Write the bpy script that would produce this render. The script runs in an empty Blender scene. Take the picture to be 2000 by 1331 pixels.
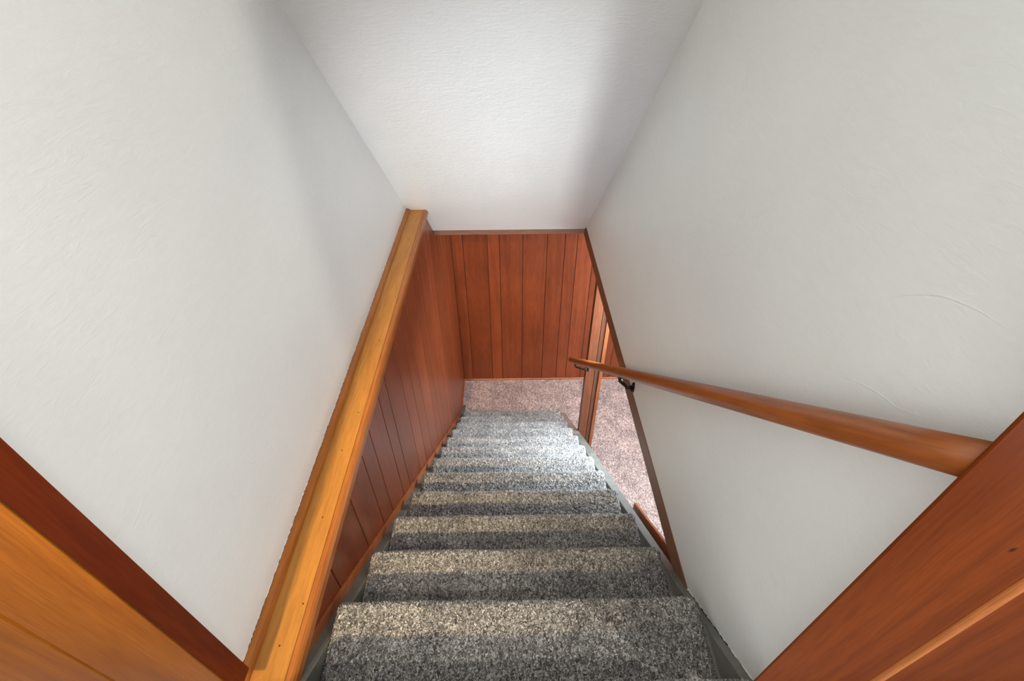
import bpy, bmesh, math, random
import numpy as np
from mathutils import Vector, Matrix
random.seed(7)
RNG = np.random.default_rng(11)
SC = bpy.context.scene
COL = SC.collection

# ------------------------------------------------------------------ camera
F_PX, PITCH, YAW, ROLL = 944.4, math.radians(40.0), math.radians(.41), math.radians(-.46)
cy, sy = math.cos(YAW), math.sin(YAW)
R = Vector((cy, -sy, 0)); F0 = Vector((sy, cy, 0)); Z = Vector((0, 0, 1))
Fw = F0 * math.cos(PITCH) - Z * math.sin(PITCH)
Up = F0 * math.sin(PITCH) + Z * math.cos(PITCH)
R, Up = R * math.cos(ROLL) + Up * math.sin(ROLL), Up * math.cos(ROLL) - R * math.sin(ROLL)
cam = bpy.data.cameras.new('camera'); cam.sensor_width = 36; cam.lens = F_PX / 2000 * 36
cam.clip_start = .02
co = bpy.data.objects.new('camera', cam); COL.objects.link(co)
co.matrix_world = Matrix(((R.x, Up.x, -Fw.x, 0), (R.y, Up.y, -Fw.y, 0), (R.z, Up.z, -Fw.z, 0), (0, 0, 0, 1)))
SC.camera = co

# ------------------------------------------------------------------ world, lamps, exposure
w = bpy.data.worlds.new('world'); SC.world = w; w.use_nodes = True
w.node_tree.nodes['Background'].inputs[0].default_value = (.985, 1, 1, 1)
w.node_tree.nodes['Background'].inputs[1].default_value = 1.80
SC.view_settings.view_transform = 'Standard'; SC.view_settings.look = 'None'
SC.view_settings.exposure = 0.0; SC.view_settings.gamma = 1.0
SC.view_settings.use_curve_mapping = False


def lamp(name, kind, loc, energy, color, size=.1, aim=None, sy=None, spread=None):
    l = bpy.data.lights.new(name, kind); l.energy = energy; l.color = color
    if kind == 'AREA':
        l.shape = 'RECTANGLE'; l.size = size; l.size_y = sy or size
        if spread: l.spread = math.radians(spread)
    else:
        l.shadow_soft_size = size
    o = bpy.data.objects.new(name, l); COL.objects.link(o); o.location = loc
    if aim:
        o.rotation_euler = (Vector(aim) - Vector(loc)).to_track_quat('-Z', 'Y').to_euler()
    return o


def glow(rgb, watts):                    # colour and power from linear r, g, b strengths
    m = max(rgb); return watts * m, tuple(c / m for c in rgb)


e, c = glow((1.75, 1.36, .80), 4); lamp('hall_ceiling_spot', 'AREA', (-.51, -1.5, 1.12), e, c, .10, (-.46, 1.25, -1.30), .10, 36)
e, c = glow((1.14, 1.10, .98), 100); lamp('hall_ceiling_lamp', 'POINT', (1.5, -.85, 1.12), e, c, .07)
e, c = glow((.52, .58, .66), 3); lamp('added_beam', 'AREA', (0, -.9, .1), e, c, .35, (-.06, 2.35, -1.0), .35, 34)  # added beam to brighten the sloped ceiling, no real fixture
e, c = glow((.95, .98, .96), 3); lamp('added_key', 'AREA', (.14, -1.5, -.2), e, c, .05, (0, 2.3, -.9), .1, 30)  # added key light for the ceiling, cut off by the unseen slab
e, c = glow((.49, .59, .67), 100); lamp('basement_downlight', 'AREA', (1.0, 2.0, -1.56), e, c, .35, (.9, 2.0, -3.6), .9)
e, c = glow((.28, .29, .31), 50); lamp('basement_downlight', 'AREA', (1.6, 3.1, -1.56), e, c, .5, (.9, 3.2, -3.6), .5)

# ------------------------------------------------------------------ measures (metres, camera height = 0)
XL, XW, XR = -.482, -.565, .50          # panelled wall, upper left wall, right wall
SA = math.radians(40.0); TS, TC = math.sin(SA), math.cos(SA)
STEP = .30; RUN, RISE = STEP * TC, STEP * TS
Y12, Z12 = .285, -1.102                  # nose of the landing
def nose(k): return (Y12 + k * RUN, Z12 - k * RISE)     # k = 0 landing, 1..12 steps
LAND = Z12
FLOOR = Z12 - 13 * RISE
YF = 3.66
HT = .717                                # stringer top below the sight plane
def ztop(y, h=HT): return -(h + y * TS) / TC
CA = math.radians(44.0); CD = .929
def zsof(y): return (CD - y * math.sin(CA)) / math.cos(CA)
def ysof(z): return (CD - z * math.cos(CA)) / math.sin(CA)
ZC = -1.47                               # basement ceiling
ZWB, ZTB = -1.433, -1.512                # right wall: bottom of plaster, bottom of its trim
ZLEDGE = -1.18

# ------------------------------------------------------------------ node helpers
class NT:
    def __init__(s, name):
        s.m = bpy.data.materials.new(name); s.m.use_nodes = True
        s.t = s.m.node_tree; s.b = s.t.nodes['Principled BSDF']
    def n(s, typ, **kw):
        nd = s.t.nodes.new(typ)
        for k, v in kw.items():
            if k.startswith('i_'):
                key = k[2:]
                key = int(key) if key.isdigit() else key.replace('_', ' ')
                nd.inputs[key].default_value = v
            else: setattr(nd, k, v)
        return nd
    def l(s, a, b): s.t.links.new(a, b)
    def ramp(s, fac, stops, interp='LINEAR'):
        r = s.n('ShaderNodeValToRGB'); r.color_ramp.interpolation = interp
        e = r.color_ramp.elements
        while len(e) < len(stops): e.new(.5)
        for q, (p, c) in zip(e, stops):
            q.position = p; q.color = (*c, 1)
        s.l(fac, r.inputs[0]); return r.outputs[0]
    def bump(s, h, strength, dist):
        b = s.n('ShaderNodeBump'); b.inputs['Strength'].default_value = strength
        b.inputs['Distance'].default_value = dist; s.l(h, b.inputs['Height'])
        s.l(b.outputs[0], s.b.inputs['Normal']); return b
    def mix(s, fac, a, b, mode='MIX'):
        m = s.n('ShaderNodeMix', data_type='RGBA', blend_type=mode)
        for sock, v in ((m.inputs[0], fac), (m.inputs[6], a), (m.inputs[7], b)):
            if hasattr(v, 'links'): s.l(v, sock)
            elif isinstance(v, tuple): sock.default_value = (*v, 1)
            else: sock.default_value = v
        return m.outputs[2]


def wood(name, light, dark, axis=2, rough=.38, ring=9., knots=True, boards=False, coat=.25, vary=.35, spec=.32):
    t = NT(name)
    tc = t.n('ShaderNodeTexCoord')
    vec = tc.outputs['Object']
    if boards:                           # every board its own cut of wood
        at = t.n('ShaderNodeAttribute', attribute_name='board')
        cm = t.n('ShaderNodeCombineXYZ')
        mu = t.n('ShaderNodeMath', operation='MULTIPLY', i_1=37.0); t.l(at.outputs['Fac'], mu.inputs[0])
        for k in range(3): t.l(mu.outputs[0], cm.inputs[k])
        ad = t.n('ShaderNodeVectorMath', operation='ADD'); t.l(vec, ad.inputs[0]); t.l(cm.outputs[0], ad.inputs[1])
        vec = ad.outputs[0]
    sc = [1, 1, 1]; sc[axis] = .07
    mp = t.n('ShaderNodeMapping'); mp.inputs['Scale'].default_value = sc; t.l(vec, mp.inputs[0])
    n1 = t.n('ShaderNodeTexNoise', i_Scale=ring, i_Detail=2.0, i_Roughness=.5, i_Distortion=.6); t.l(mp.outputs[0], n1.inputs[0])
    mm = t.n('ShaderNodeMath', operation='MULTIPLY', i_1=9.0); t.l(n1.outputs[0], mm.inputs[0])
    fr = t.n('ShaderNodeMath', operation='PINGPONG', i_1=1.0); t.l(mm.outputs[0], fr.inputs[0])
    n2 = t.n('ShaderNodeTexNoise', i_Scale=170., i_Detail=3.0, i_Roughness=.6); t.l(mp.outputs[0], n2.inputs[0])
    mid = tuple((a + b) / 2 for a, b in zip(light, dark))
    c1 = t.ramp(fr.outputs[0], [(0, light), (.6, tuple(l * .75 + d * .25 for l, d in zip(light, dark))), (1, mid)])
    c2 = t.ramp(n2.outputs[0], [(.35, (.74, .70, .66)), (.6, (1, 1, 1))])
    c = t.mix(.8, c1, c2, 'MULTIPLY')
    n3 = t.n('ShaderNodeTexNoise', i_Scale=3.5, i_Detail=2.0); t.l(mp.outputs[0] if not boards else vec, n3.inputs[0])
    c3 = t.ramp(n3.outputs[0], [(.3, (1 - vary, 1 - vary * 1.1, 1 - vary * 1.2)), (.65, (1.12, 1.1, 1.05))])
    c = t.mix(.9, c, c3, 'MULTIPLY')
    if knots:                            # dark pin knots and nail marks
        v = t.n('ShaderNodeTexVoronoi', i_Scale=5.5)
        m2 = t.n('ShaderNodeMapping'); s2 = [1, 1, 1]; s2[axis] = .75; m2.inputs['Scale'].default_value = s2
        t.l(vec, m2.inputs[0]); t.l(m2.outputs[0], v.inputs[0])
        k = t.ramp(v.outputs['Distance'], [(.012, (1, 1, 1)), (.03, (0, 0, 0))])
        c = t.mix(k, c, tuple(d * .25 for d in dark))
        sv = t.n('ShaderNodeTexVoronoi', i_Scale=17.)
        t.l(vec, sv.inputs[0])
        sk = t.ramp(sv.outputs['Distance'], [(.010, (.35, .35, .35)), (.022, (0, 0, 0))])
        c = t.mix(sk, c, tuple(min(1, l * 1.6 + .1) for l in light))
    if boards:
        rm = t.ramp(at.outputs['Fac'], [(0, (.84, .82, .80)), (1, (1.1, 1.08, 1.05))])
        c = t.mix(1.0, c, rm, 'MULTIPLY')
    t.l(c, t.b.inputs['Base Color'])
    t.b.inputs['Roughness'].default_value = rough
    t.b.inputs['Coat Weight'].default_value = coat * .45; t.b.inputs['Coat Roughness'].default_value = .28
    t.b.inputs['Specular IOR Level'].default_value = spec
    t.bump(n2.outputs[0], .12, .0015)
    return t.m


def plaster(name, col, rough=.42, bump=.25):
    t = NT(name); tc = t.n('ShaderNodeTexCoord')
    a = t.n('ShaderNodeTexNoise', i_Scale=2.2, i_Detail=4.0, i_Roughness=.55); t.l(tc.outputs['Object'], a.inputs[0])
    mp = t.n('ShaderNodeMapping'); mp.inputs['Scale'].default_value = (1, 1, 3.5); mp.inputs['Rotation'].default_value = (.5, .2, .3)
    t.l(tc.outputs['Object'], mp.inputs[0])
    b = t.n('ShaderNodeTexNoise', i_Scale=26., i_Detail=5.0, i_Roughness=.65, i_Distortion=1.2); t.l(mp.outputs[0], b.inputs[0])
    c = t.ramp(a.outputs[0], [(.35, tuple(x * .955 for x in col)), (.65, col)])
    # trowel scuffs
    c2 = t.ramp(b.outputs[0], [(.3, (.975, .975, .97)), (.7, (1.01, 1.01, 1.01))])
    c = t.mix(1.0, c, c2, 'MULTIPLY'); t.l(c, t.b.inputs['Base Color'])
    t.b.inputs['Roughness'].default_value = rough
    t.b.inputs['Specular IOR Level'].default_value = .45
    t.bump(b.outputs[0], bump, .004)
    return t.m


def paint(name, col, rough=.5):
    t = NT(name); tc = t.n('ShaderNodeTexCoord')
    a = t.n('ShaderNodeTexNoise', i_Scale=14., i_Detail=5.0); t.l(tc.outputs['Object'], a.inputs[0])
    c = t.ramp(a.outputs[0], [(.35, tuple(x * .8 for x in col)), (.6, col), (.78, tuple(min(1, x * 1.25) for x in col))])
    t.l(c, t.b.inputs['Base Color']); t.b.inputs['Roughness'].default_value = rough
    t.bump(a.outputs[0], .2, .002)
    return t.m


def carpet_mat(name, lo, mid, hi, scale=260.):
    t = NT(name); tc = t.n('ShaderNodeTexCoord')
    dn = t.n('ShaderNodeTexNoise', i_Scale=120., i_Detail=1.0); t.l(tc.outputs['Object'], dn.inputs[0])
    dm = t.n('ShaderNodeMix', data_type='RGBA', blend_type='LINEAR_LIGHT'); dm.inputs[0].default_value = .009
    mp = t.n('ShaderNodeMapping'); mp.inputs['Scale'].default_value = (1.25, .72, .72)
    t.l(tc.outputs['Object'], mp.inputs[0]); t.l(mp.outputs[0], dm.inputs[6]); t.l(dn.outputs['Color'], dm.inputs[7])
    v = t.n('ShaderNodeTexVoronoi', i_Scale=scale, i_Randomness=1.0); t.l(dm.outputs[2], v.inputs[0])
    sp = t.n('ShaderNodeSeparateColor'); t.l(v.outputs['Color'], sp.inputs[0])
    c = t.ramp(sp.outputs[0], [(0, lo), (.28, tuple((a + b) / 2 for a, b in zip(lo, mid))), (.55, mid), (1, hi)])
    g = t.ramp(v.outputs['Distance'], [(.25, (1, 1, 1)), (.8, (.45, .44, .42))])
    c = t.mix(.8, c, g, 'MULTIPLY')
    # trodden and brushed patches of pile
    p = t.n('ShaderNodeTexNoise', i_Scale=9., i_Detail=3.0, i_Roughness=.6); t.l(tc.outputs['Object'], p.inputs[0])
    pc = t.ramp(p.outputs[0], [(.36, (.74, .74, .76)), (.6, (1.05, 1.05, 1.05))])
    c = t.mix(1.0, c, pc, 'MULTIPLY')
    t.l(c, t.b.inputs['Base Color']); t.b.inputs['Roughness'].default_value = .95
    t.b.inputs['Specular IOR Level'].default_value = .15
    t.b.inputs['Sheen Weight'].default_value = .25
    t.bump(v.outputs['Distance'], -.7, .004)
    return t.m


def metal(name, col, rough):
    t = NT(name); tc = t.n('ShaderNodeTexCoord')
    a = t.n('ShaderNodeTexNoise', i_Scale=60.); t.l(tc.outputs['Object'], a.inputs[0])
    c = t.ramp(a.outputs[0], [(.3, col), (.8, tuple(x * 1.6 + .01 for x in col))])
    t.l(c, t.b.inputs['Base Color']); t.b.inputs['Metallic'].default_value = .8; t.b.inputs['Roughness'].default_value = rough
    return t.m


M_WALL = plaster('white_plaster', (.80, .815, .81))
M_WALLR = plaster('white_plaster_right', (.80, .82, .785))
M_CEIL = plaster('white_ceiling_plaster', (.79, .80, .80), rough=.36, bump=.35)
M_PANEL = wood('red_brown_panelling', (.262, .060, .020), (.155, .032, .010), 2, .36, 7., boards=True, vary=.12)
M_DARKW = wood('dark_post_wood', (.13, .05, .028), (.06, .022, .012), 2, .4, 14., knots=False)
M_POST = wood('post_board_wood', (.185, .060, .028), (.11, .032, .014), 2, .35, 14., knots=False)
M_POSTE = wood('post_edge_wood', (.28, .088, .032), (.17, .045, .015), 2, .35, 14., knots=False)
M_LEDGE = wood('golden_ledge_wood', (.49, .215, .038), (.35, .125, .020), 1, .36, 8.)
M_NOSE = wood('amber_nosing_wood', (.40, .135, .022), (.26, .07, .012), 1, .34, 10.)
M_STRIP = wood('orange_trim_wood', (.42, .13, .04), (.25, .06, .02), 1, .4, 14., knots=False)
M_TRIM = wood('brown_trim_wood', (.27, .128, .066), (.17, .078, .036), 1, .45, 14., knots=False)
M_HEAD = wood('header_trim_wood', (.26, .135, .095), (.18, .09, .06), 0, .45, 14., knots=False)
M_RAIL = wood('handrail_wood', (.41, .118, .019), (.20, .048, .009), 1, .36, 22., knots=True, coat=.3)
M_DOORL = wood('door_board_orange', (.195, .066, .006), (.115, .032, .003), 2, .36, 5., coat=.0, spec=.12)
M_DOORE = wood('door_edge_shaded', (.19, .030, .006), (.10, .014, .003), 2, .36, 7., coat=.0, spec=.12)  # shade on the turned edge of the board is put into this colour
M_DOORR = wood('door_board_rust', (.20, .040, .005), (.10, .016, .002), 2, .36, 5., coat=.0, spec=.12)
M_BEAD = wood('bead_highlight_wood', (.55, .20, .06), (.40, .13, .04), 2, .3, 5., knots=False)  # lighter tone paints the highlight along the bead
M_GREY = paint('grey_stringer_paint', (.155, .155, .135))
M_SLOW = paint('brown_grey_stringer', (.36, .27, .22))
M_CARP = carpet_mat('grey_stair_carpet', (.055, .050, .046), (.32, .298, .276), (.82, .775, .73), 275.)
M_FLOOR = carpet_mat('light_tinted_carpet', (.22, .145, .125), (.52, .37, .325), (.82, .64, .58), 150.)  # same carpet as the stairs, pink of the light below painted in
M_BLACK = metal('black_bracket_metal', (.012, .011, .01), .35)
M_GAP = paint('dark_gap', (.02, .014, .010), .9)

# ------------------------------------------------------------------ mesh helpers
def link(name, bm, mat, parent=None, smooth=False, bevel=0):
    me = bpy.data.meshes.new(name)
    if bevel:
        bmesh.ops.bevel(bm, geom=list(bm.edges), offset=bevel, segments=2, affect='EDGES', profile=.5)
    bmesh.ops.recalc_face_normals(bm, faces=bm.faces)
    bm.to_mesh(me); bm.free()
    o = bpy.data.objects.new(name, me); COL.objects.link(o)
    for m in (mat if isinstance(mat, (list, tuple)) else [mat]): me.materials.append(m)
    if smooth:
        for p in me.polygons: p.use_smooth = True
    if parent: o.parent = parent
    return o


def box(bm, x0, x1, y0, y1, z0, z1):
    v = [bm.verts.new((x, y, z)) for x in (x0, x1) for y in (y0, y1) for z in (z0, z1)]
    for f in ((0, 1, 3, 2), (4, 6, 7, 5), (0, 4, 5, 1), (2, 3, 7, 6), (0, 2, 6, 4), (1, 5, 7, 3)):
        bm.faces.new([v[i] for i in f])


def prism(bm, pts, a0, a1, axis):
    """pts: outline in the two other axes (in xyz order), swept along axis from a0 to a1."""
    def mk(p, a):
        c = list(p); c.insert(axis, a); return bm.verts.new(c)
    A = [mk(p, a0) for p in pts]; B = [mk(p, a1) for p in pts]
    n = len(pts)
    bm.faces.new(A); bm.faces.new(B[::-1])
    for i in range(n): bm.faces.new((A[i], B[i], B[(i + 1) % n], A[(i + 1) % n]))


def boxobj(name, dims, mat, parent=None, bevel=0):
    bm = bmesh.new(); box(bm, *dims); return link(name, bm, mat, parent, bevel=bevel)


def prismobj(name, pts, a0, a1, axis, mat, parent=None, smooth=False, bevel=0):
    bm = bmesh.new(); prism(bm, pts, a0, a1, axis); return link(name, bm, mat, parent, smooth, bevel)


def tube(bm, path, rad, seg=14, cap=True, flat=0):
    path = [Vector(p) for p in path]; rings = []
    rad = rad if isinstance(rad, (list, tuple)) else [rad] * len(path)
    for i, p in enumerate(path):
        d = (path[min(i + 1, len(path) - 1)] - path[max(i - 1, 0)]).normalized()
        a = d.cross(Vector((0, 0, 1)))
        if a.length < 1e-4: a = Vector((1, 0, 0))
        a.normalize(); b = a.cross(d).normalized()
        ring = []
        for k in range(seg):
            t = 2 * math.pi * k / seg
            u, v = math.cos(t), math.sin(t)
            if flat: v = max(v, -flat)
            ring.append(bm.verts.new(p + (a * u + b * v) * rad[i]))
        rings.append(ring)
    for r0, r1 in zip(rings, rings[1:]):
        for k in range(seg): bm.faces.new((r0[k], r0[(k + 1) % seg], r1[(k + 1) % seg], r1[k]))
    if cap: bm.faces.new(rings[0][::-1]); bm.faces.new(rings[-1])


def empty(name, loc, label, cat, group=None):
    o = bpy.data.objects.new(name, None); COL.objects.link(o); o.location = loc
    o.empty_display_size = .1
    o['label'] = label; o['category'] = cat
    if group: o['group'] = group
    return o


def adopt(o, root):
    """parent o (modelled in world space) to a root standing at its own place"""
    o.parent = root; o.location = Vector(o.location) - root.location


def struct(o, label=None, cat=None):
    o['kind'] = 'structure'
    if label: o['label'] = label
    if cat: o['category'] = cat
    return o


def panelling(name, coords, lo, hi, z0f, z1f, make, mat, parent=None, depth=.0058, gw=.0065):
    """vertical boards with V grooves; coords = groove places along the wall"""
    bm = bmesh.new(); lay = bm.faces.layers.float.new('board')
    cs = [lo] + [c for c in coords if lo < c < hi] + [hi]
    for a, b in zip(cs, cs[1:]):
        r = random.random()
        g = gw * .5
        prof = [(a + g * .7, depth), (a + g * .7, .0012), (a + g, 0), (b - g, 0), (b - g * .7, .0012), (b - g * .7, depth)]
        for (s0, d0), (s1, d1) in zip(prof, prof[1:]):
            vs = [bm.verts.new(make(s, d, z)) for s, d, z in ((s0, d0, z0f(s0)), (s1, d1, z0f(s1)), (s1, d1, z1f(s1)), (s0, d0, z1f(s0)))]
            f = bm.faces.new(vs); f[lay] = r
    o = link(name, bm, mat, parent)
    return o


# ------------------------------------------------------------------ the setting
# left wall: plaster above the ledge, board panelling below it
wl = struct(boxobj('wall_left', (XW - .06, XW, .291, 2.75, -1.21, 1.35), M_WALL),
            'white plaster wall rising above the golden wooden ledge', 'wall')
gl = [.600, .808, .964, 1.070, 1.228, 1.335, 1.540, 1.690, 1.850, 2.055, 2.20, 2.31, 2.51, 2.66, 2.87, 3.02, 3.12, 3.33, 3.48]
bmw = bmesh.new(); box(bmw, XL - .10, XL - .006, .20, YF + .1, FLOOR - .05, -1.215); box(bmw, XL - .10, XL - .006, 3.0, YF + .1, -1.26, ZC)
wlp = struct(link('wall_left_lower', bmw, M_GAP), 'red-brown vertical board panelling beside the stairs, under the ledge', 'wall')
panelling('panelling', gl, .20, YF, lambda s: FLOOR - .02, lambda s: -1.20 if s < 3.0 else ZC, lambda s, d, z: (XL - d, s, z), M_PANEL, wlp)
# far wall
gf = [-.385, -.177, -.074, .125, .332, .483, .587, .732, .93, 1.04, 1.24, 1.40, 1.60, 1.70, 1.91, 2.1]
wf = struct(boxobj('wall_far', (XL - .1, 2.5, YF + .006, YF + .1, FLOOR - .05, ZC + .05), M_GAP),
            'red-brown board wall at the foot of the stairs', 'wall')
panelling('panelling', gf, XL, 2.5, lambda s: FLOOR - .02, lambda s: ZC + .02, lambda s, d, z: (s, YF + d, z), M_PANEL, wf)
# right wall: plaster down to its brown trim, open below
bm = bmesh.new()
box(bm, XR, XR + .10, .2635, .66, -1.56, 1.35)
prism(bm, [(.66, ZWB), (2.93, ZWB), (2.93, -1.2), (ysof(1.35), 1.35), (.66, 1.35)], XR, XR + .10, 0)
wr = struct(link('wall_right', bm, M_WALLR), 'white plaster wall above the handrail, open underneath', 'wall')
# sloped ceiling
bm = bmesh.new()
y0, y1 = ysof(1.35), ysof(ZWB - .02)
n = 24
prism(bm, [(y0, 1.35), (y1, ZWB - .02), (y1 + .01, ZWB + .08), (y0 + .12, 1.45)], XW - .05, XR + .02, 0)
struct(link('ceiling', bm, M_CEIL), 'white sloped ceiling following the stairs down', 'ceiling')
struct(boxobj('ceiling_basement', (XL - .1, 2.5, 2.875, YF + .1, ZC, ZC + .06), M_WALL), 'low ceiling over the foot of the stairs', 'ceiling')
struct(boxobj('ceiling_basement', (XR + .10, 2.5, -.6, 2.875, ZC, ZC + .06), M_WALL), 'low ceiling beyond the right wall', 'ceiling')
# basement floor (carpet) with light relief
def grid_obj(name, X, Y, Zf, mat, parent=None):
    nx, ny = len(X), len(Y)
    gx, gy = np.meshgrid(X, Y)
    co = np.stack([gx, gy, Zf(gx, gy)], -1).reshape(-1, 3)
    i = np.arange(nx * ny).reshape(ny, nx)
    f = np.stack([i[:-1, :-1], i[:-1, 1:], i[1:, 1:], i[1:, :-1]], -1).reshape(-1, 4)
    return mesh_np(name, co, f, mat, parent)


def mesh_np(name, co, f, mat, parent=None):
    me = bpy.data.meshes.new(name)
    me.vertices.add(len(co)); me.vertices.foreach_set('co', co.astype(np.float32).ravel())
    me.loops.add(f.size); me.loops.foreach_set('vertex_index', f.astype(np.int32).ravel())
    me.polygons.add(len(f)); me.polygons.foreach_set('loop_start', np.arange(0, f.size, 4, dtype=np.int32))
    me.polygons.foreach_set('loop_total', np.full(len(f), 4, dtype=np.int32))
    me.update(calc_edges=True); me.validate()
    me.materials.append(mat)
    me.polygons.foreach_set('use_smooth', np.ones(len(f), dtype=bool))
    o = bpy.data.objects.new(name, me); COL.objects.link(o)
    if parent: o.parent = parent
    return o


fl = grid_obj('floor', np.arange(-.60, 2.5, .009), np.arange(-.4, YF + .05, .009),
              lambda x, y: FLOOR + RNG.uniform(-.004, .004, x.shape), M_FLOOR)
struct(fl, 'carpet at the foot of the stairs, pink light put into its colour', 'floor')
# hallway side: landing floor and the wall with the doorway
struct(boxobj('floor_landing', (-1.6, 1.6, -2.6, .24, LAND - .25, LAND - .005), M_TRIM), 'upper hall floor', 'floor')
bm = bmesh.new()
box(bm, -1.6, XW - .002, .2905, .33, LAND - .3, 1.35); box(bm, XR + .101, 1.6, .2635, .33, LAND - .3, 1.35); box(bm, -1.6, 1.6, .225, .249, .97, 1.35)
struct(link('wall_doorway', bm, M_WALL), 'wall holding the doorway at the top of the stairs', 'wall')

# doorway boards in the two lower corners of the picture
def casing(name, pts, mat, label):
    return struct(prismobj(name, pts, LAND, .97, 2, mat, bevel=.0012), label, 'trim')

trl = struct(prismobj('trim_1', [(-.520, .3205), (-.565, .3205), (-.565, .2796), (-.520, .2796)], LAND, .97, 2, M_DOORE),
             'edge of the left doorway board, its shade painted red-brown, lower left corner', 'trim')
def board_face(name, outer, inner, yf, mat, label, sgn):
    # front boards with a V groove between them
    bm = bmesh.new()
    g = inner + sgn * .187; g2 = g + sgn * .004
    prism(bm, [(inner, yf), (inner, yf - .002), (inner + sgn * .001, yf - .003), (g - sgn * .003, yf - .003), (g, yf - .0005), (g, yf)], LAND, .97, 2)
    prism(bm, [(g2, yf), (g2, yf - .0005), (g2 + sgn * .003, yf - .003), (outer, yf - .003), (outer, yf)], LAND, .97, 2)
    return struct(link(name, bm, mat), label, 'trim')
board_face('trim_2', -1.6, -.520, .2793, M_DOORL, 'golden orange doorway board filling the lower left corner', -1)

trr = struct(prismobj('trim_3', [(.424, .263), (.424, .2612), (.4252, .2600), (.626, .2600), (.629, .2618), (.655, .2618), (.658, .2600), (1.6, .2600), (1.6, .263)], LAND, .97, 2, M_DOORR),
             'rust orange doorway board with a raised bead, lower right corner', 'trim')

# unseen slab added behind the viewer to shade the sloped ceiling
struct(boxobj('light_blocker', (.19, .228, -1.28, -.50, LAND + .01, .93), M_DOORL, bevel=.002), 'added unseen slab in the upper hall that shades the sloped ceiling', 'blocker')

bd = prismobj('bead', [((.632) + .0095 * (1 - math.cos(t)), .2622 - .0075 * math.sin(t)) for t in np.linspace(0, math.pi, 9)], LAND, .97, 2, M_BEAD, trr, smooth=False)
bd['label'] = 'bead on the rust orange board, its highlight painted lighter'

# trim below the sloped ceiling and along the bottom of the right wall
struct(boxobj('trim_4', (XL + .001, XR - .001, 2.852, 2.876, -1.492, ZWB - .017), M_HEAD, bevel=.002),
       'thin brown moulding where the sloped ceiling ends above the far boards', 'trim')
bm = bmesh.new()
prism(bm, [(.575, ZWB + .002), (2.90, ZWB + .002), (2.90, ZTB), (.575, ZTB)], XR - .002, XR + .104, 0)
struct(link('trim_5', bm, M_TRIM, bevel=.003), 'long brown board closing the bottom edge of the right wall', 'trim')
# baseboards
struct(prismobj('baseboard_far', [(YF, FLOOR), (YF - .012, FLOOR), (YF - .012, FLOOR + .012), (YF - .006, FLOOR + .018), (YF, FLOOR + .018)], XL, 2.4, 0, M_STRIP), 'thin moulding at the foot of the far boards', 'baseboard')
struct(boxobj('baseboard_left', (XL, XL + .010, 3.18, YF - .012, FLOOR, FLOOR + .03), M_STRIP), 'thin moulding at the foot of the left boards', 'baseboard')

# ------------------------------------------------------------------ wooden ledge
lg = empty('wooden_ledge', (XL - .03, 1.5, ZLEDGE), 'golden varnished wooden ledge running along the foot of the left plaster wall', 'ledge')
YE = 2.60
def led(name, prof, mat, y0=.27, extra=0, bevel=0, smooth=False):
    # end is cut by the sloped ceiling
    bm = bmesh.new()
    A = [bm.verts.new((x, y0, z)) for x, z in prof]
    B = [bm.verts.new((x, ysof(z) + .004, z)) for x, z in prof]
    n = len(prof); bm.faces.new(A); bm.faces.new(B[::-1])
    for i in range(n): bm.faces.new((A[i], B[i], B[(i + 1) % n], A[(i + 1) % n]))
    o = link(name, bm, mat, None, smooth); adopt(o, lg); return o
led('shelf_board', [(XW - .01, ZLEDGE - .03), (XW - .01, ZLEDGE), (-.4745, ZLEDGE), (-.4745, ZLEDGE - .03)], M_LEDGE)
led('nosing', [(-.4735, ZLEDGE - .034), (-.4735, ZLEDGE + .001), (-.471, ZLEDGE + .003), (-.4625, ZLEDGE + .001), (-.458, ZLEDGE - .004), (-.4545, ZLEDGE - .012), (-.4535, ZLEDGE - .033), (-.456, ZLEDGE - .036)], M_NOSE)
rr = .019
led('quarter_round', [(XW, ZLEDGE)] + [(XW + rr * math.cos(t), ZLEDGE + rr * math.sin(t)) for t in np.linspace(0, math.pi / 2, 7)], M_NOSE)

# ------------------------------------------------------------------ staircase
st = empty('staircase', (0, 1.8, FLOOR), 'straight carpeted staircase with grey painted stringers going down to the basement', 'staircase')
def part(o, root=st): adopt(o, root); return o

# stringers
def stringer(name, xi, xo0, xo1, ya, yb, mat, depth=.24):
    bm = bmesh.new()
    ys = np.linspace(ya, yb, 12); rows = []
    for y in ys:
        xo = xo0 + (xo1 - xo0) * max(0, min(1, (y - .5) / 1.6))
        zt = ztop(y); zb = max(zt - depth / TC, FLOOR)
        zt = max(zt, FLOOR + .002)
        rows.append([bm.verts.new(c) for c in ((xi, y, zb), (xi, y, zt - .002), (xi + .002 * (1 if xo > xi else -1), y, zt), (xo, y, zt), (xo, y, zb))])
    for a, b in zip(rows, rows[1:]):
        for i in range(5): bm.faces.new((a[i], b[i], b[(i + 1) % 5], a[(i + 1) % 5]))
    bm.faces.new(rows[0]); bm.faces.new(rows[-1][::-1])
    return part(link(name, bm, mat))
YSPL = 2.36
stringer('stringer', -.442, -.4815, -.4815, .22, 3.30, M_GREY)
stringer('stringer', .479, .500, .533, .22, YSPL, M_GREY)
sl = stringer('stringer', .479, .500, .533, YSPL + .001, 3.26, M_SLOW); sl['label'] = 'unpainted brown lower end of the right stringer'

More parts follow.
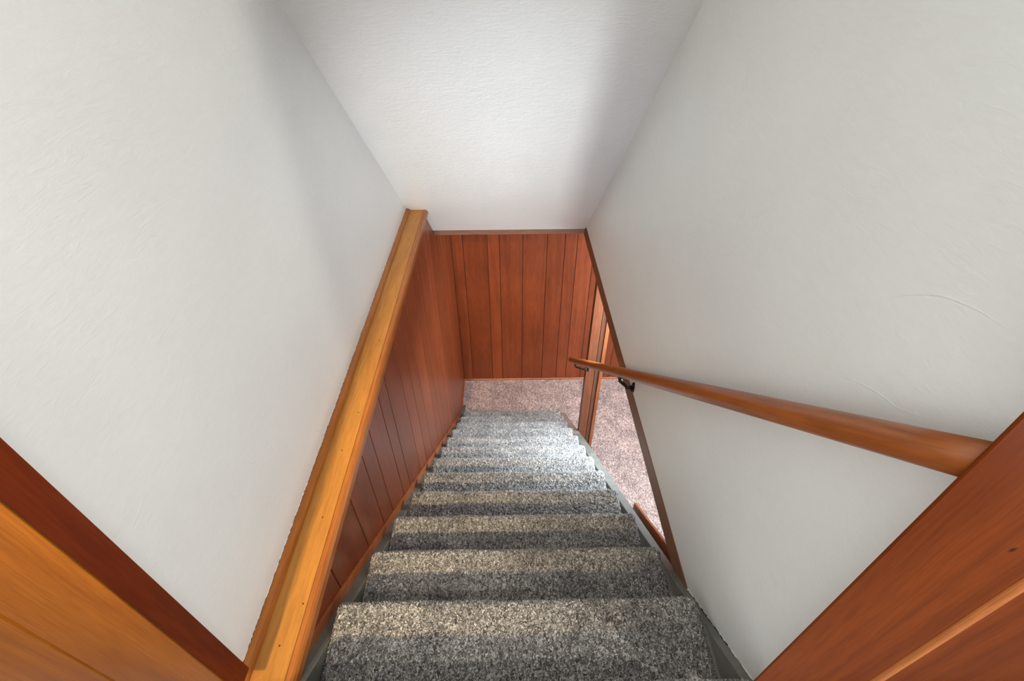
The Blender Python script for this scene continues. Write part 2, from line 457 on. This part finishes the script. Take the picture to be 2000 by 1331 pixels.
# trim strip along the panelling, above the left stringer
def slope_strip(name, x0, x1, ha, hb, ya, yb, mat, parent_fn=part):
    bm = bmesh.new()
    prism(bm, [(ya, ztop(ya, ha)), (yb, ztop(yb, ha)), (yb, ztop(yb, hb)), (ya, ztop(ya, hb))], x0, x1, 0)
    return parent_fn(link(name, bm, mat, bevel=.0015))
a = slope_strip('skirt_strip', XL, XL + .009, .686, HT + .003, .352, 3.24, M_STRIP); a['label'] = 'orange wooden strip along the left panelling'
a = slope_strip('skirt_strip', .5335, .544, .713, .86, .60, 1.15, M_STRIP); a['label'] = 'orange wooden strip outside the right stringer'
# boarded side under the right stringer
bm = bmesh.new(); prism(bm, [(.30, ztop(.30, .86)), (1.15, ztop(1.15, .86)), (1.15, FLOOR), (.30, FLOOR)], .5335, .545, 0)
part(link('side_panel', bm, M_PANEL))

# carpeted steps
XA, XB = -.4405, .466
def step_profile(k):
    """rear of tread to nose, over it and down the riser; returns s-points (y,z)"""
    y, z = nose(k); yr, zr = nose(k - 1)
    Rn = .020; g = Rn * (math.sqrt(2) - 1) * .55
    y += g; z += g
    pts = [(yr - .030, z)]
    n = 60
    y_start = yr - .030
    pts += [(y_start + (y - Rn - y_start) * i / n, z) for i in range(1, n + 1)]
    for i in range(1, 9):
        t = math.pi / 2 * i / 8
        pts.append((y - Rn + Rn * math.sin(t), z - Rn + Rn * math.cos(t)))
    pts += [(y, z - Rn - .006), (y - .003, z - Rn - .014), (y - .012, z - Rn - .022), (y - .026, z - Rn - .026)]
    zb = nose(k + 1)[1] if k < 12 else FLOOR
    for i in range(1, 5): pts.append((y - .028, z - .046 + (zb - .0 - (z - .046)) * i / 4))
    return pts

def step(k, name='carpeted_step'):
    near = k <= 5
    dx = .0021 if k <= 2 else (.0030 if k <= 6 else .005)
    P = np.array(step_profile(k))
    # resample the visible top
    seg = np.r_[0, np.cumsum(np.hypot(*np.diff(P, axis=0).T))]
    top_len = seg[72]
    s = np.r_[np.arange(0, top_len, dx), seg[72:]]
    py, pz = np.interp(s, seg, P[:, 0]), np.interp(s, seg, P[:, 1])
    ty, tz = np.gradient(py), np.gradient(pz); L = np.hypot(ty, tz) + 1e-9
    ny, nz = -tz / L, ty / L                     # outward normal
    x = np.arange(XA, XB + dx / 2, dx); x = np.clip(x, XA, XB)
    nx_, ns = len(x), len(s)
    gx = np.tile(x, (ns, 1)); gy = np.tile(py[:, None], (1, nx_)); gz = np.tile(pz[:, None], (1, nx_))
    amp = .0042 if k <= 3 else .0045
    d = RNG.uniform(-1, 1, (ns, nx_)) * amp
    # pile bends over at the cut sides
    e = np.minimum(gx - XA, XB - gx)
    drop = -.010 * np.exp(-(e / .007) ** 2)
    dd = d + drop
    wig = np.interp(x, np.linspace(XA, XB, 14), RNG.uniform(-.0025, .0025, 14))
    gy = gy + ny[:, None] * dd + wig[None, :] * (s[:, None] > top_len * .5)
    gz = gz + nz[:, None] * dd
    gx = gx + RNG.uniform(-1, 1, gx.shape) * dx * .45
    gx = np.clip(gx, XA - .002, XB + .004)
    co = np.stack([gx, gy, gz], -1).reshape(-1, 3)
    i = np.arange(ns * nx_).reshape(ns, nx_)
    f = np.stack([i[:-1, :-1], i[:-1, 1:], i[1:, 1:], i[1:, :-1]], -1).reshape(-1, 4)
    # side flaps: wrap 12 mm down round the cut edge
    extra = []; fx = []
    base = len(co)
    for side, col_i in ((-1, 0), (1, nx_ - 1)):
        c0 = i[:, col_i]
        c = co[c0].copy(); c[:, 1] -= ny * .014; c[:, 2] -= nz * .014; c[:, 0] += side * -.001
        st_i = base + len(extra) * ns
        extra.append(c); idx = np.arange(ns) + st_i
        q = np.stack([c0[:-1], c0[1:], idx[1:], idx[:-1]], -1)
        if side > 0: q = q[:, ::-1]
        fx.append(q)
    co = np.vstack([co] + extra); f = np.vstack([f] + fx)
    o = mesh_np(name, co, f, M_CARP)
    # timber body below the carpet
    y, z = nose(k); yr = nose(k - 1)[0]
    return part(o)

for k in range(1, 13): step(k)
# landing edge
lo = step(0, 'carpeted_landing_edge')
# timber treads and risers under the carpet
for k in range(1, 13):
    y, z = nose(k); yr, zr = nose(k - 1)
    bm = bmesh.new(); box(bm, -.436, .461, yr - .03, y - .022, z - .035, z - .012)
    box(bm, -.436, .461, y - .040, y - .026, max(z - RISE, FLOOR) , z - .036)
    o = part(link('timber_tread', bm, M_GREY))
    o['label'] = 'grey painted timber under the carpet'

# ------------------------------------------------------------------ post below the right wall
ps = empty('wooden_post', (.595, 2.48, FLOOR), 'tall moulded brown wooden post standing beside the right stringer under the wall', 'post')
def pbox(name, x0, x1, y0, y1, mat, lab=None):
    o = boxobj(name, (x0, x1, y0, y1, FLOOR + .004, ZTB - .002), mat, bevel=.0015); adopt(o, ps)
    if lab: o['label'] = lab
pbox('core', .5375, .6545, 2.462, 2.515, M_DARKW)
pbox('face_board', .5355, .594, 2.450, 2.461, M_POST)
pbox('stop_board', .5985, .622, 2.455, 2.461, M_DARKW, 'darker narrow board')
pbox('edge_strip', .6285, .652, 2.446, 2.461, M_POSTE, 'bright orange edge strip')

# ------------------------------------------------------------------ handrail
hr = empty('handrail', (.45, .29, -.40), 'long round wooden handrail descending along the right wall on black brackets', 'handrail')
A = Vector((.449, .2665, -.3825)); B = Vector((.449, 2.598, -2.373)); D = (B - A)
bm = bmesh.new()
n = 40; path = [A + D * i / n for i in range(n + 1)]
rad = [.0215] * (n + 1)
path += [B + D.normalized() * .004, B + D.normalized() * .007]; rad += [.019, .013]
tube(bm, path, rad, 28, flat=.80)
bm.verts.ensure_lookup_table()
for v in bm.verts[:28]:                  # near end is cut plumb against the doorway board
    v.co += D * ((.2638 - v.co.y) / D.y)
rot = D.to_track_quat('Y', 'Z').to_matrix().to_4x4()
fr = Matrix.Translation(A) @ rot
bmesh.ops.transform(bm, matrix=fr.inverted(), verts=bm.verts)
o = link('rail', bm, M_RAIL, None, True); o.parent = hr
o.matrix_local = Matrix.Translation(A - hr.location) @ rot
for p in o.data.polygons:
    if len(p.vertices) > 4: p.use_smooth = False

def bracket(yc, xw, plate_z):
    dn = D.normalized()
    t = (yc - A.y) / D.y; p = A + D * t; p = p + Vector((0, -dn.z * -.0, 0))
    perp = Vector((0, dn.z, -dn.y)); perp = -perp if perp.z > 0 else perp   # pointing down from the rail
    s = p + perp * .0185
    bm = bmesh.new()
    # saddle under the rail
    tube(bm, [s - dn * .030, s - dn * .022, s, s + dn * .022, s + dn * .030], [.004, .008, .0085, .008, .004], 12)
    q = Vector((xw - .004, yc - .055, plate_z))
    tube(bm, [s + perp * .002, s + perp * .018, s * .55 + q * .45 + perp * .018, q + Vector((-.022, 0, -.004)), q + Vector((-.004, 0, 0))], [.0065, .0068, .0062, .006, .009], 12)
    arm = link('bracket', bm, M_BLACK, None, True); adopt(arm, hr)
    bm = bmesh.new()
    bmesh.ops.create_cone(bm, cap_ends=True, segments=24, radius1=.019, radius2=.015, depth=.006,
                          matrix=Matrix.Translation(q + Vector((.001, 0, 0))) @ Matrix.Rotation(-math.pi / 2, 4, 'Y') @ Matrix.Diagonal((1.5, .75, 1, 1)))
    pl_ = link('wall_plate', bm, M_BLACK); pl_.parent = arm; 
    for dz in (-.019, .019):
        bm = bmesh.new()
        bmesh.ops.create_uvsphere(bm, u_segments=10, v_segments=6, radius=.0035, matrix=Matrix.Translation(q + Vector((-.003, 0, dz))))
        sc_ = link('screw', bm, M_BLACK, None, True); sc_.parent = arm
bracket(1.425, XR, -1.405)
bracket(2.44, .535, -2.262)

# ------------------------------------------------------------------ small marks that are really there
def pix(u, v):
    return Fw + R * ((u - 1000) / F_PX) - Up * ((v - 665.5) / F_PX)


def on_plane(u, v, axis, d):             # where the sight line through a photo point meets a wall
    r = pix(u, v); return r * (d / r[axis])


def ridge(name, pts, xw, rad, mat, parent, side=1):
    P = [on_plane(u, v, 0, xw) for u, v in pts]
    # smooth the traced line
    Q = []
    for i in range(len(P) - 1):
        p0, p1, p2, p3 = P[max(i - 1, 0)], P[i], P[i + 1], P[min(i + 2, len(P) - 1)]
        for k in range(8):
            t = k / 8
            Q.append(.5 * (2 * p1 + (p2 - p0) * t + (2 * p0 - 5 * p1 + 4 * p2 - p3) * t * t + (3 * p1 - p0 - 3 * p2 + p3) * t ** 3))
    n = len(Q); bm = bmesh.new()
    rr_ = [rad * max(.05, math.sin(math.pi * (i + .5) / n)) for i in range(n)]
    tube(bm, Q, rr_, 10)
    for v in bm.verts: v.co.x = xw + (v.co.x - xw) * .35
    return link(name, bm, mat, parent, True)


ridge('trowel_ridge', [(1728, 588), (1755, 579), (1790, 575), (1835, 577), (1870, 588), (1910, 606), (1945, 628), (1985, 655)], XR, .0016, M_WALLR, wr)
ridge('trowel_ridge', [(1600, 733), (1650, 738), (1690, 754), (1725, 775), (1750, 795), (1790, 812), (1830, 818)], XR, .0012, M_WALLR, wr)

# ragged bead of filler where plaster meets the painted stringer and the ledge
def ragged(name, f, a, b, n, r0, r1, mat, parent):
    bm = bmesh.new(); P = []; rad = []
    for i in range(n):
        y = a + (b - a) * i / (n - 1); P.append(Vector(f(y)) + Vector((0, random.uniform(-.001, .001), random.uniform(-.0012, .0012)))); rad.append(random.uniform(r0, r1))
    tube(bm, P, rad, 8); return link(name, bm, mat, parent, True)
ragged('filler_bead', lambda y: (XR + .0005, y, ztop(y) + .0005), .285, .60, 60, .0006, .0030, M_WALLR, wr)
ragged('dark_gap', lambda y: (XR - .0012, y, ztop(y) + .0002), .40, .60, 40, .0006, .0020, M_GAP, wr)
ragged('filler_bead', lambda y: (XW, y, ZLEDGE + .0195), .30, 2.56, 420, .0004, .0011, M_WALL, wl)
ragged('dark_gap', lambda y: (XW + .0005, y, ZLEDGE + .0190), .30, 2.56, 420, .0003, .0008, M_GAP, wl)
for u, v in ((630, 1011), (546, 1262), (741, 665), (592, 1180), (668, 880), (700, 806)):
    r = pix(u, v); p = r * (ZLEDGE / r[2])
    bm = bmesh.new(); bmesh.ops.create_cone(bm, cap_ends=True, segments=10, radius1=.0022, radius2=.0018, depth=.0010, matrix=Matrix.Translation(p))
    o = link('nail_hole', bm, M_GAP); adopt(o, lg)
# row of tack marks under the joint of the ledge
bm = bmesh.new(); box(bm, -.4744, -.4736, .28, 2.57, ZLEDGE - .002, ZLEDGE + .0004); o = link('joint_gap', bm, M_GAP); adopt(o, lg)
